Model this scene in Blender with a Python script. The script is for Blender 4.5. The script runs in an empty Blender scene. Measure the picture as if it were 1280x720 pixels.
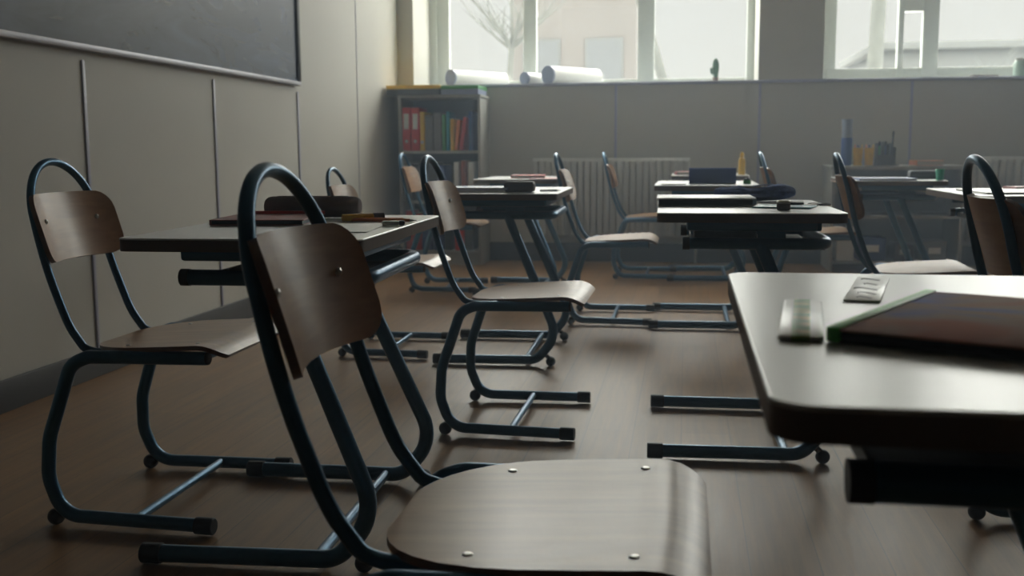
import bpy, bmesh, math, random
from mathutils import Vector, Matrix, noise
random.seed(4)
sc = bpy.context.scene
COL = sc.collection
PI = math.pi

# ------------------------------------------------------------------ materials
def new_mat(name):
    m = bpy.data.materials.new(name); m.use_nodes = True
    nt = m.node_tree; b = nt.nodes['Principled BSDF']
    return m, nt, b

def N(nt, t, **kw):
    n = nt.nodes.new(t)
    for k, v in kw.items():
        if k in n.inputs: n.inputs[k].default_value = v
        else: setattr(n, k, v)
    return n

def rgba(c): return (c[0], c[1], c[2], 1)

def mat(name, col, rough=.5, metal=0., var=.06, scale=40., bump=0., spec=.5, coat=0.):
    """plain material with a faint procedural mottling of its own colour"""
    m, nt, b = new_mat(name)
    tc = N(nt, 'ShaderNodeTexCoord')
    nz = N(nt, 'ShaderNodeTexNoise', Scale=scale, Detail=3.)
    nt.links.new(tc.outputs['Object'], nz.inputs['Vector'])
    r = N(nt, 'ShaderNodeValToRGB')
    r.color_ramp.elements[0].position = .3; r.color_ramp.elements[1].position = .7
    r.color_ramp.elements[0].color = rgba([max(0, c*(1-var)) for c in col])
    r.color_ramp.elements[1].color = rgba([min(1, c*(1+var)) for c in col])
    nt.links.new(nz.outputs['Fac'], r.inputs['Fac'])
    nt.links.new(r.outputs['Color'], b.inputs['Base Color'])
    b.inputs['Roughness'].default_value = rough
    b.inputs['Metallic'].default_value = metal
    b.inputs['Specular IOR Level'].default_value = spec
    b.inputs['Coat Weight'].default_value = coat; b.inputs['Coat Roughness'].default_value = rough
    if bump:
        bp = N(nt, 'ShaderNodeBump', Strength=bump, Distance=.002)
        nt.links.new(nz.outputs['Fac'], bp.inputs['Height'])
        nt.links.new(bp.outputs['Normal'], b.inputs['Normal'])
    return m

def wood(name, c1, c2, axis='X', scale=3., rough=.35, coat=.3, stretch=14., bump=.04):
    """grain drawn out along one object axis"""
    m, nt, b = new_mat(name)
    tc = N(nt, 'ShaderNodeTexCoord'); mp = N(nt, 'ShaderNodeMapping')
    s = [stretch, stretch, stretch]; s['XYZ'.index(axis)] = 1.
    mp.inputs['Scale'].default_value = s
    nt.links.new(tc.outputs['Object'], mp.inputs['Vector'])
    nz = N(nt, 'ShaderNodeTexNoise', Scale=scale, Detail=6., Roughness=.62, Distortion=.6)
    nt.links.new(mp.outputs[0], nz.inputs['Vector'])
    r = N(nt, 'ShaderNodeValToRGB')
    r.color_ramp.elements[0].position = .32; r.color_ramp.elements[1].position = .68
    r.color_ramp.elements[0].color = rgba(c1); r.color_ramp.elements[1].color = rgba(c2)
    nt.links.new(nz.outputs['Fac'], r.inputs['Fac'])
    nt.links.new(r.outputs['Color'], b.inputs['Base Color'])
    b.inputs['Roughness'].default_value = rough
    b.inputs['Coat Weight'].default_value = coat; b.inputs['Coat Roughness'].default_value = .25
    bp = N(nt, 'ShaderNodeBump', Strength=bump, Distance=.003)
    nt.links.new(nz.outputs['Fac'], bp.inputs['Height']); nt.links.new(bp.outputs['Normal'], b.inputs['Normal'])
    return m

def floor_mat():
    m, nt, b = new_mat('laminate_floor')
    tc = N(nt, 'ShaderNodeTexCoord')
    mp = N(nt, 'ShaderNodeMapping'); mp.inputs['Rotation'].default_value = (0, 0, PI/2)
    nt.links.new(tc.outputs['Object'], mp.inputs['Vector'])
    br = N(nt, 'ShaderNodeTexBrick', Scale=1.)
    br.inputs['Color1'].default_value = (.270, .152, .064, 1); br.inputs['Color2'].default_value = (.225, .126, .053, 1)
    br.inputs['Mortar'].default_value = (.15, .09, .046, 1)
    br.inputs['Mortar Size'].default_value = .0016; br.inputs['Brick Width'].default_value = 1.25
    br.inputs['Row Height'].default_value = .135; br.offset = .37
    nt.links.new(mp.outputs[0], br.inputs['Vector'])
    m2 = N(nt, 'ShaderNodeMapping'); m2.inputs['Scale'].default_value = (16, 1., 1)
    nt.links.new(tc.outputs['Object'], m2.inputs['Vector'])
    nz = N(nt, 'ShaderNodeTexNoise', Scale=2.4, Detail=7., Roughness=.65, Distortion=.5)
    nt.links.new(m2.outputs[0], nz.inputs['Vector'])
    r = N(nt, 'ShaderNodeValToRGB')
    r.color_ramp.elements[0].position = .25; r.color_ramp.elements[1].position = .75
    r.color_ramp.elements[0].color = (.58, .55, .50, 1); r.color_ramp.elements[1].color = (1.32, 1.28, 1.22, 1)
    nt.links.new(nz.outputs['Fac'], r.inputs['Fac'])
    mx = N(nt, 'ShaderNodeMix', data_type='RGBA', blend_type='MULTIPLY'); mx.inputs[0].default_value = 1
    nt.links.new(br.outputs['Color'], mx.inputs[6]); nt.links.new(r.outputs['Color'], mx.inputs[7])
    nt.links.new(mx.outputs[2], b.inputs['Base Color'])
    rr = N(nt, 'ShaderNodeMapRange'); rr.inputs['To Min'].default_value = .30; rr.inputs['To Max'].default_value = .46
    nt.links.new(nz.outputs['Fac'], rr.inputs['Value']); nt.links.new(rr.outputs[0], b.inputs['Roughness'])
    b.inputs['Specular IOR Level'].default_value = .27
    bp = N(nt, 'ShaderNodeBump', Strength=.08, Distance=.003)
    nt.links.new(nz.outputs['Fac'], bp.inputs['Height']); nt.links.new(bp.outputs['Normal'], b.inputs['Normal'])
    return m

def board_mat():
    m, nt, b = new_mat('blackboard_slate')
    tc = N(nt, 'ShaderNodeTexCoord'); mp = N(nt, 'ShaderNodeMapping'); mp.inputs['Scale'].default_value = (1, .9, 3.)
    mp.inputs['Rotation'].default_value = (.25, 0, 0)
    nt.links.new(tc.outputs['Object'], mp.inputs['Vector'])
    nz = N(nt, 'ShaderNodeTexNoise', Scale=2.2, Detail=6., Roughness=.6, Distortion=1.2)
    nt.links.new(mp.outputs[0], nz.inputs['Vector'])
    r = N(nt, 'ShaderNodeValToRGB')
    r.color_ramp.elements[0].position = .35; r.color_ramp.elements[1].position = .75
    r.color_ramp.elements[0].color = (.013, .023, .048, 1); r.color_ramp.elements[1].color = (.042, .064, .130, 1)
    nt.links.new(nz.outputs['Fac'], r.inputs['Fac']); nt.links.new(r.outputs['Color'], b.inputs['Base Color'])
    b.inputs['Roughness'].default_value = .27
    return m

def cover_mat():
    """book cover: dusky brown print with a blue cloud"""
    m, nt, b = new_mat('picture_book_cover')
    tc = N(nt, 'ShaderNodeTexCoord')
    nz = N(nt, 'ShaderNodeTexNoise', Scale=5.5, Detail=3., Distortion=.6)
    nt.links.new(tc.outputs['Object'], nz.inputs['Vector'])
    r = N(nt, 'ShaderNodeValToRGB')
    e = r.color_ramp.elements; e[0].position = .38; e[1].position = .62
    e[0].color = (.55, .20, .13, 1); e[1].color = (.16, .24, .62, 1)
    x = e.new(.5); x.color = (.46, .32, .26, 1)
    nt.links.new(nz.outputs['Fac'], r.inputs['Fac']); nt.links.new(r.outputs['Color'], b.inputs['Base Color'])
    b.inputs['Roughness'].default_value = .7; b.inputs['Specular IOR Level'].default_value = .1
    return m

def sleeve_mat():
    m, nt, b = new_mat('eraser_sleeve_print')
    tc = N(nt, 'ShaderNodeTexCoord')
    nz = N(nt, 'ShaderNodeTexNoise', Scale=38., Detail=2.)
    nt.links.new(tc.outputs['Object'], nz.inputs['Vector'])
    r = N(nt, 'ShaderNodeValToRGB'); e = r.color_ramp.elements
    e[0].position = .45; e[1].position = .66
    e[0].color = (.08, .40, .05, 1); e[1].color = (.75, .74, .25, 1)
    nt.links.new(nz.outputs['Fac'], r.inputs['Fac']); nt.links.new(r.outputs['Color'], b.inputs['Base Color'])
    b.inputs['Roughness'].default_value = .4
    return m

def glass_mat():
    m = bpy.data.materials.new('window_glass'); m.use_nodes = True
    nt = m.node_tree; nt.nodes.remove(nt.nodes['Principled BSDF'])
    out = nt.nodes['Material Output']
    t = N(nt, 'ShaderNodeBsdfTransparent', Color=(.95, .97, .96, 1)); g = N(nt, 'ShaderNodeBsdfGlossy', Roughness=.02)
    mx = N(nt, 'ShaderNodeMixShader'); mx.inputs[0].default_value = .06
    nt.links.new(t.outputs[0], mx.inputs[1]); nt.links.new(g.outputs[0], mx.inputs[2]); nt.links.new(mx.outputs[0], out.inputs[0])
    return m

M = dict(
    wall=mat('painted_wall_panel', (.56, .55, .50), .45, var=.02, scale=1.5),
    seam=mat('panel_joint_strip', (.40, .42, .54), .35, var=.03),
    plaster=mat('white_ceiling_plaster', (.62, .61, .59), .8, var=.02),
    dampwall_unseen=mat('bounce_damping_wall', (.11, .10, .095), .7, var=.02, scale=1.5),  # for the unseen walls, darkened to cut bounce light in the foreground
    base=mat('dark_skirting', (.055, .052, .052), .5),
    floor=floor_mat(), board=board_mat(), glass=glass_mat(),
    alu=mat('board_trim_aluminium', (.42, .42, .47), .4, metal=.3),
    ply=wood('beech_plywood', (.31, .142, .046), (.43, .225, .082), 'Y', 3., .34, .18),
    plyseat=wood('beech_plywood_seat', (.29, .142, .046), (.42, .228, .082), 'X', 2.6, .34, .15),
    plydark=wood('dark_rim_plywood', (.16, .07, .033), (.24, .12, .06), 'Y', 3., .35, .3),  # darker ply for the rims of seat and backrest
    tube=mat('petrol_blue_enamel', (.026, .125, .235), .30, metal=.5, var=.08, coat=.15),
    rubber=mat('black_rubber', (.008, .008, .010), .55),
    screw=mat('zinc_screw', (.55, .54, .50), .3, metal=.9),
    top=mat('pale_laminate', (.68, .69, .66), .30, var=.015, scale=12., spec=.8, coat=.7),
    edge=mat('brown_edge_band', (.13, .08, .052), .5),
    traymetal=mat('black_tray_metal', (.012, .014, .018), .45),  # black sheet metal of the tray, reused for a dark page block
    frame=mat('white_window_pvc', (.58, .615, .565), .4, var=.015),
    sill=mat('window_ledge', (.46, .48, .50), .4),
    rad=mat('radiator_enamel', (.62, .62, .58), .45, var=.02),
    shelf=mat('grey_melamine', (.44, .44, .41), .5, var=.02),
    shelfback=mat('dark_cabinet_back', (.10, .11, .115), .6),
    white=mat('white_paper', (.86, .86, .83), .38, var=.01, coat=.5),
    offwhite=mat('rubber_white', (.88, .90, .85), .32, var=.01, spec=.8, coat=.7),
    red=mat('red_card', (.66, .03, .02), .45), orange=mat('orange_lacquer', (.80, .23, .04), .35),
    yellow=mat('yellow_plastic', (.85, .52, .03), .4), green=mat('green_plastic', (.05, .33, .07), .4),
    brightgreen=mat('bright_green_binding', (.14, .78, .13), .4),
    mint=mat('mint_plastic', (.02, .42, .24), .4), teal=mat('cyan_card', (.02, .34, .42), .4),
    blue=mat('blue_card', (.05, .12, .42), .45), navy=mat('navy_cloth', (.030, .065, .24), .8, bump=.3, scale=120.),
    denim=mat('blue_denim_cloth', (.10, .17, .42), .85, bump=.4, scale=90., var=.25),
    lilac=mat('lilac_blue_card', (.16, .22, .48), .45), pink=mat('pink_card', (.60, .22, .22), .5),
    darkcloth=mat('charcoal_brown_cloth', (.21, .17, .17), .85, bump=.3, scale=140.),
    brown=mat('dark_brown_leather', (.085, .058, .042), .6), black=mat('black_plastic', (.015, .015, .018), .4),
    cover=cover_mat(), sleeve=sleeve_mat(), redcover=mat('red_brown_cover', (.34, .085, .06), .45, var=.25, scale=30.),
    pages=mat('page_block', (.62, .60, .54), .7, var=.08, scale=200.), greyblue=mat('shaded_tube_end', (.26, .31, .46), .6),
    clear=mat('pale_blue_plastic', (.35, .42, .55), .25), grey=mat('grey_card', (.22, .22, .21), .6),
    cactus=mat('cactus_green', (.07, .19, .09), .6, var=.3, scale=90.), clay=mat('terracotta', (.25, .17, .11), .7),
    snowbounce=mat('bounce_snow_ground', (.80, .80, .80), .8, var=.04, scale=.5),  # unseen ground, kept white to bounce daylight onto the ceiling
    bark=mat('washed_out_bark', (.072, .075, .066), .9, var=.2, scale=6.), facade=mat('pale_render_facade', (.080, .073, .066), .8, var=.05, scale=.6),  # bark: bloom of the bright window put into its colour
    facade2=mat('grey_render_facade', (.074, .077, .073), .8, var=.05, scale=.6), shrubm=mat('washed_out_twigs', (.070, .074, .067), .9, var=.2, scale=5.),  # twigs: toned close to the sky to stand in for bloom
    pane=mat('facade_window_pane', (.060, .063, .064), .5),
)

# ------------------------------------------------------------------ mesh helpers
def finish(bm, ang=.6):
    bmesh.ops.recalc_face_normals(bm, faces=bm.faces)
    lay = bm.faces.layers.int.get('flat')
    for f in bm.faces: f.smooth = not (lay and f[lay]) and len(f.verts) <= 4
    for e in bm.edges:
        if len(e.link_faces) == 2 and e.calc_face_angle(0) > ang: e.smooth = False

def obj(name, bm, m, parent=None, loc=(0, 0, 0), rotz=0.):
    finish(bm)
    me = bpy.data.meshes.new(name); bm.to_mesh(me); bm.free()
    for q in (m if isinstance(m, (list, tuple)) else [m]): me.materials.append(q)
    o = bpy.data.objects.new(name, me); COL.objects.link(o)
    o.location = loc; o.rotation_euler = (0, 0, rotz)
    if parent is not None: o.parent = parent
    return o

def tag(o, label, cat, group=None, kind=None):
    if label: o['label'] = label
    if cat: o['category'] = cat
    if group: o['group'] = group
    if kind: o['kind'] = kind
    return o

def thing(name, label, cat, loc=(0, 0, 0), rotz=0., group=None):
    o = bpy.data.objects.new(name, None); COL.objects.link(o); o.empty_display_size = .05
    o.location = loc; o.rotation_euler = (0, 0, rotz)
    return tag(o, label, cat, group)

def struct(name, bm, m, parent=None, label=None):
    o = obj(name, bm, m, parent)
    if parent is None: o['kind'] = 'structure'
    if label: o['label'] = label
    return o

def add_box(bm, x0, x1, y0, y1, z0, z1, bev=0., seg=2, mi=0, mtx=None):
    lay = bm.faces.layers.int.get('flat') or bm.faces.layers.int.new('flat')
    r = bmesh.ops.create_cube(bm, size=1.)
    vs = r['verts']
    for v in vs:
        v.co = Vector(((x0+x1)/2+v.co.x*(x1-x0), (y0+y1)/2+v.co.y*(y1-y0), (z0+z1)/2+v.co.z*(z1-z0)))
    fs = list({f for v in vs for f in v.link_faces})
    if bev > 0:
        es = list({e for v in vs for e in v.link_edges})
        rr = bmesh.ops.bevel(bm, geom=es, offset=bev, segments=seg, affect='EDGES', profile=.5)
        fs = list({f for f in rr['faces']} | {f for f in fs if f.is_valid})
        vs = list({v for f in fs for v in f.verts})
    for f in fs:
        f.material_index = mi; f.normal_update()
        f[lay] = 1 if max(abs(q) for q in f.normal) > .9999 else 0
    if mtx is not None:
        for v in vs: v.co = mtx @ v.co
    return bm

def box(x0, x1, y0, y1, z0, z1, bev=0., seg=2):
    return add_box(bmesh.new(), x0, x1, y0, y1, z0, z1, bev, seg)

def fillet(pts, radii, n=7):
    pts = [Vector(p) for p in pts]
    out = [pts[0]]
    for i in range(1, len(pts)-1):
        p, a, b = pts[i], pts[i-1], pts[i+1]
        r = radii[i-1] if isinstance(radii, (list, tuple)) else radii
        d1 = (a-p).normalized(); d2 = (b-p).normalized()
        ang = d1.angle(d2)
        if r <= 0 or ang > PI-.02: out.append(p); continue
        t = min(r/math.tan(ang/2), (a-p).length*.49, (b-p).length*.49); r = t*math.tan(ang/2)
        c = p+(d1+d2).normalized()*(r/math.sin(ang/2))
        s = p+d1*t-c; e = p+d2*t-c
        th = s.angle(e)
        for k in range(n+1):
            q = k/n
            out.append(c+(s*math.sin((1-q)*th)+e*math.sin(q*th))/math.sin(th) if th > 1e-4 else c+s)
    out.append(pts[-1])
    return out

def add_tube(bm, pts, r, seg=14, cap=True, mi=0):
    pts = [Vector(p) for p in pts]
    tg = []
    for i in range(len(pts)):
        a = pts[max(0, i-1)]; b = pts[min(len(pts)-1, i+1)]
        tg.append((b-a).normalized())
    ref = Vector((0, 0, 1)) if abs(tg[0].z) < .9 else Vector((1, 0, 0))
    nrm = (ref-tg[0]*ref.dot(tg[0])).normalized()
    rings = []
    for i, p in enumerate(pts):
        if i:
            q = tg[i-1].rotation_difference(tg[i]); nrm = q @ nrm
            nrm = (nrm-tg[i]*nrm.dot(tg[i])).normalized()
        bi = tg[i].cross(nrm); rr = r(i/(len(pts)-1)) if callable(r) else r
        rings.append([bm.verts.new(p+(nrm*math.cos(2*PI*k/seg)+bi*math.sin(2*PI*k/seg))*rr) for k in range(seg)])
    for a, b in zip(rings, rings[1:]):
        for k in range(seg):
            f = bm.faces.new((a[k], a[(k+1) % seg], b[(k+1) % seg], b[k])); f.material_index = mi
    if cap:
        bm.faces.new(rings[0][::-1]).material_index = mi; bm.faces.new(rings[-1]).material_index = mi
    return bm

def tube(pts, r, seg=14): return add_tube(bmesh.new(), pts, r, seg)

def lathe(prof, seg=24, mtx=None):
    bm = bmesh.new(); rings = []
    for (r, z) in prof:
        if r < 1e-6: rings.append([bm.verts.new((0, 0, z))])
        else: rings.append([bm.verts.new((r*math.cos(2*PI*k/seg), r*math.sin(2*PI*k/seg), z)) for k in range(seg)])
    for a, b in zip(rings, rings[1:]):
        for k in range(seg):
            q = [a[k % len(a)], a[(k+1) % seg % len(a)], b[(k+1) % seg % len(b)], b[k % len(b)]]
            u = []
            for v in q:
                if v not in u: u.append(v)
            if len(u) > 2: bm.faces.new(u)
    for rg in (rings[0], rings[-1]):
        if len(rg) > 1: bm.faces.new(rg)
    if mtx is not None: bmesh.ops.transform(bm, matrix=mtx, verts=bm.verts)
    return bm

def sheet(us, hw, fn, thick, nv=14):
    """bent ply sheet: stations us, half width hw(u), fn(u, w)->point; rounded rim"""
    bm = bmesh.new()
    P = [[Vector(fn(u, hw(u)*(-1+2*j/nv))) for j in range(nv+1)] for u in us]
    nu = len(us)
    def nr(i, j):
        a = P[min(nu-1, i+1)][j]-P[max(0, i-1)][j]; b = P[i][min(nv, j+1)]-P[i][max(0, j-1)]
        n = a.cross(b)
        return n.normalized() if n.length > 1e-12 else Vector((0, 0, 1))
    T = []; B = []
    for i in range(nu):
        T.append([]); B.append([])
        for j in range(nv+1):
            n = nr(i, j); T[i].append(bm.verts.new(P[i][j]+n*thick/2)); B[i].append(bm.verts.new(P[i][j]-n*thick/2))
    for i in range(nu-1):
        for j in range(nv):
            bm.faces.new((T[i][j], T[i+1][j], T[i+1][j+1], T[i][j+1]))
            bm.faces.new((B[i][j], B[i][j+1], B[i+1][j+1], B[i+1][j]))
    rim = []
    for j in range(nv): rim.append((0, j, 0, j+1))
    for i in range(nu-1): rim.append((i, nv, i+1, nv))
    for j in range(nv, 0, -1): rim.append((nu-1, j, nu-1, j-1))
    for i in range(nu-1, 0, -1): rim.append((i, 0, i-1, 0))
    for (a, b, c, d) in rim:
        f = bm.faces.new((T[a][b], T[c][d], B[c][d], B[a][b])); f.material_index = 1
    return bm

def copy_tree(o, parent=None):
    c = o.copy(); COL.objects.link(c)
    if parent is not None: c.parent = parent
    for ch in list(o.children): copy_tree(ch, c)
    return c

# ------------------------------------------------------------------ the room
XL, XR, YB, YN, ZC = -2.084, 4.4, 7.592, -1.6, 3.15
SILL = 1.273; WTOP = 3.0; TH = .62
W1 = (-1.966, .486); W2 = (.918, 3.40)

struct('floor', box(XL-.2, XR+.2, YN-.2, YB+TH, -.06, 0), M['floor'])
struct('ceiling', box(XL-.2, XR+.2, YN-.2, YB+TH, ZC, ZC+.1), M['plaster'])
struct('wall_left', box(XL-.2, XL, YN, YB+TH, 0, ZC), M['wall'])
struct('wall_right', box(XR, XR+.2, YN, YB+TH, 0, ZC), M['dampwall_unseen'])
struct('wall_near', box(XL, XR, YN-.2, YN, 0, ZC), M['dampwall_unseen'])
bm = bmesh.new()
add_box(bm, XL, XR, YB, YB+TH, 0, SILL-.02)
add_box(bm, XL, XR, YB, YB+TH, WTOP, ZC)
add_box(bm, XL, W1[0], YB, YB+TH, SILL-.02, WTOP)
add_box(bm, W1[1], W2[0], YB, YB+TH, SILL-.02, WTOP)
add_box(bm, W2[1], XR, YB, YB+TH, SILL-.02, WTOP)
struct('wall_back', bm, M['wall'])
struct('baseboard_left', box(XL, XL+.014, YN, YB, 0, .101, .003), M['base'])
struct('baseboard_back', box(XL, XR, YB-.014, YB, 0, .135, .003), M['base'])
struct('baseboard_right', box(XR-.014, XR, YN, YB, 0, .101, .003), M['base'])
n = 1
for y in (1.37, 2.41, 3.453, 4.493, 5.533):
    struct('trim_%d' % n, box(XL, XL+.006, y-.009, y+.009, .101, 1.12 if y < 5.6 else ZC, .002), M['seam']); n += 1
struct('trim_%d' % n, box(XL, XL+.003, 6.60, 6.604, .101, ZC), M['seam']); n += 1
for x in (-1.495, -.495, .5, 1.505, 2.51, 3.51):
    struct('trim_%d' % n, box(x-.009, x+.009, YB-.006, YB, .135, SILL-.022, .002), M['seam']); n += 1
struct('trim_%d' % n, box(XL, XR, YB-.012, YB, SILL-.02, SILL+.002, .003), M['seam']); n += 1

def window(idx, X0, X1, mulls, bottom, extra=None):
    Y0, Y1 = YB+.52, YB+.58
    t = bpy.data.objects.new('window_%d' % idx, None); COL.objects.link(t); t['kind'] = 'structure'
    t.location = ((X0+X1)/2, YB, SILL)
    off = Vector(t.location)
    def o(name, bm, m):
        bmesh.ops.translate(bm, vec=-off, verts=bm.verts); return obj(name, bm, m, t)
    bm = bmesh.new()
    add_box(bm, X0, X0+.055, Y0-.01, Y1, SILL, WTOP, .005); add_box(bm, X0+.05, X0+.15, Y0+.01, Y1-.003, SILL, WTOP, .005)
    add_box(bm, X1-.055, X1, Y0, Y1, SILL, WTOP, .005)
    add_box(bm, X0+.09, X1-.06, Y0, Y1, WTOP-.07, WTOP, .005)
    add_box(bm, X0+.09, X1-.06, Y0, Y1, SILL, SILL+bottom, .005)
    for (a, b) in mulls: add_box(bm, a, b, Y0-.005, Y1-.002, SILL+.01, WTOP-.02, .005)
    for e in (extra or []): add_box(bm, e[0], e[1], Y0-.004, Y1-.003, e[2], e[3], .004)
    o('window_frame', bm, M['frame'])
    o('window_sill', box(X0+.001, X1-.001, YB-.001, YB+.53, SILL-.02, SILL, .004), M['sill'])
    bm = bmesh.new()
    xs = [X0+.05]+[(a+b)/2 for a, b in mulls]+[X1-.03]
    for a, b in zip(xs, xs[1:]): add_box(bm, a+.012, b-.012, Y0+.028, Y0+.032, SILL+.02, WTOP-.03)
    o('window_pane', bm, M['glass'])
    return t
window(1, W1[0], W1[1], [(-1.235, -1.135), (-.37, -.245)], .055)
window(2, W2[0], W2[1], [(1.495, 1.535), (1.665, 1.775), (2.60, 2.71)], .105, [(1.53, 1.67, 1.775, WTOP-.05)])

# blackboard on the left wall
bb = thing('blackboard', 'long dark blackboard mounted high on the left wall', 'blackboard', (XL+.001, 3.45, 1.15))
obj('writing_surface', box(0, .022, -2.02, 2.035, .02, 1.22), M['board'], bb)
bm = bmesh.new()
add_box(bm, 0, .032, -2.06, 2.067, .0, .022, .003); add_box(bm, 0, .032, -2.06, 2.067, 1.215, 1.24, .003)
obj('board_trim', bm, M['alu'], bb)
obj('side_frame', box(0, .032, 2.032, 2.068, .02, 1.218, .003), M['black'], bb)
obj('side_frame', box(0, .032, -2.06, -2.02, .02, 1.218, .003), M['black'], bb)

# radiators under the windows
def radiator(x0, x1, label):
    t = thing('radiator', label, 'radiator', (x0, YB-.02, .17), 0, 'radiators on the back wall')
    L = x1-x0; bm = bmesh.new(); k = int(L/.046)
    for i in range(k):
        a = i*L/k
        add_box(bm, a+.004, a+L/k-.004, -.085, -.02, .02, .555, .012, 2)
    obj('fins', bm, M['rad'], t)
    bm = bmesh.new(); add_tube(bm, [(0, -.05, .55), (L, -.05, .55)], .022, 12); add_tube(bm, [(0, -.05, .03), (L, -.05, .03)], .022, 12)
    obj('manifold', bm, M['rad'], t)
    for x in (.15, L-.15): obj('bracket', box(x-.015, x+.015, -.04, .018, .2, .24, .003), M['rad'], t)
    obj('supply_pipe', tube(fillet([(L-.002, -.05, .03), (L+.05, -.05, .03), (L+.05, -.05, -.168)], .02), .01, 10), M['rad'], t)
radiator(-1.08, .03, 'pale ribbed radiator on back wall under the left window')
radiator(1.876, 3.0, 'pale ribbed radiator on back wall at far right, behind the rightmost chair hoop')

# ------------------------------------------------------------------ chairs
def build_chair():
    t = thing('school_chair', 'x', 'chair')
    s_us = [.052, .057, .066, .08, .10, .13, .17, .21, .26, .31, .330, .345, .357, .366, .374, .380, .385, .388]
    def shw(x):
        if x < .23: return .045+.143*max(0, 1-((.23-x)/.180)**2.4)**.5
        if x > .350: 
            d = (x-.350)/.04; return .188-.04*(1-math.sqrt(max(0, 1-d*d)))
        return .188
    def sfn(x, y):
        z = .379+.016*(x-.05)/.3
        if x > .33: z -= 7.5*(x-.33)**2
        z -= .006*math.cos(y/.2*1.5)*(1 if x < .3 else max(0, (.38-x)/.08))
        return (x, y, z)
    seat = obj('seat', sheet(s_us, shw, sfn, .010, 18), [M['plyseat'], M['plydark']], t)
    for (x, y) in ((.155, .145), (.155, -.145), (.318, .150), (.318, -.150)):
        p = sfn(x, y)
        obj('screw', lathe([(0, .0025), (.004, .0022), (.0062, 0), (.0062, -.003)], 14, Matrix.Translation((x, y, p[2]+.0045))), M['screw'], seat)
    # backrest
    us = [-1, -.985, -.96, -.92, -.86, -.78, -.66, -.5, -.25, 0, .25, .5, .66, .78, .86, .92, .96, .985, 1]
    W = .158; H = .0740; R = .042
    def bh(u):
        d = (abs(u)*W-(W-R))/R
        return H-(R*(1-math.sqrt(max(0, 1-d*d))) if d > 0 else 0)
    def bfn(u, w):
        z = .635+w; y = u*W
        x = -.068-.30*(z-.635)+.040*(u*u)
        return (x, y, z)
    back = obj('backrest', sheet(us, bh, bfn, .010, 10), [M['ply'], M['plydark']], t)
    for sy in (-1, 1):
        p = Vector(bfn(sy*.66, .012))
        mt = Matrix.Translation(p+Vector((.005, -sy*.002, .001))) @ Matrix.Rotation(PI/2+.30, 4, 'Y')
        obj('screw', lathe([(0, .003), (.004, .0025), (.0065, 0), (.0065, -.003)], 14, mt), M['screw'], back)
    # hoop
    def hx(z):
        T = [(.366, .07), (.372, .052), (.385, .035), (.42, .010), (.52, -.028), (.594, -.053), (.72, -.084), (.80, -.106)]
        for (a, p), (b, q) in zip(T, T[1:]):
            if z <= b: return p+(q-p)*(z-a)/(b-a)
        return T[-1][1]
    pts = [Vector((.26, -.13, .364)), Vector((.09, -.13, .364)), Vector((.045, -.13, .372))]
    for z, dx, yy in ((.39, 0, .13), (.42, 0, .13), (.47, 0, .13), (.52, .001, .1295), (.57, .003, .1285), (.615, .005, .127)): pts.append(Vector((hx(z)+dx, -yy, z)))
    a0 = .650
    for k in range(0, 19):
        a = PI*k/18; z = a0+.130*math.sin(a); pts.append(Vector((hx(z)+.006, -.126*math.cos(a), z)))
    low = [Vector((p.x, -p.y, p.z)) for p in pts[:9]][::-1]
    pts += low
    # smooth the polyline a little
    for _ in range(2):
        q = [pts[0]]
        for a, b in zip(pts, pts[1:]): q += [a.lerp(b, .25), a.lerp(b, .75)]
        q.append(pts[-1]); pts = q
    obj('back_hoop', tube(pts, .0090, 14), M['tube'], t)
    # legs, one C frame with its floor runner on each side
    for s in (-1, 1):
        c = [(.350, .178, .370), (.085, .186, .368), (.045, .190, .352), (-.010, .198, .19), (-.014, .204, .105), (.018, .208, .0225), (.365, .222, .0205)]
        c = [(x, s*y, z) for x, y, z in c]
        p = fillet(c, [.05, .07, .12, .09, .075], 8)
        leg = obj('leg', tube(p, .0148, 16), M['tube'], t)
        d = (Vector(c[-1])-Vector(c[-2])).normalized(); e = Vector(c[-1])
        obj('foot_cap', tube([e-d*.035, e-d*.034, e+d*.004, e+d*.006], lambda q: .0182 if .01 < q < .99 else .016, 16), M['rubber'], leg)
        e = Vector(c[0])
        obj('tube_plug', tube([e-Vector((.002, 0, 0)), e+Vector((.004, 0, 0)), e+Vector((.006, 0, 0))], lambda q: .0138 if q < .9 else .011, 16), M['rubber'], leg)
        bmf = bmesh.new(); bmesh.ops.create_uvsphere(bmf, u_segments=16, v_segments=10, radius=.0185, matrix=Matrix.Translation((.000, s*.206, .0185)))
        add_tube(bmf, [(.002, s*.206, .030), (.012, s*.206, .040)], .008, 10)
        obj('rubber_foot', bmf, M['rubber'], leg)
    obj('brace', tube([(.19, -.208, .024), (.19, .208, .024)], .0095, 12), M['tube'], t)
    for x in (.13, .33):
        obj('seat_support', tube([(x, -.172, .366), (x, .172, .366)], .0085, 12), M['tube'], t)
    return t

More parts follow.
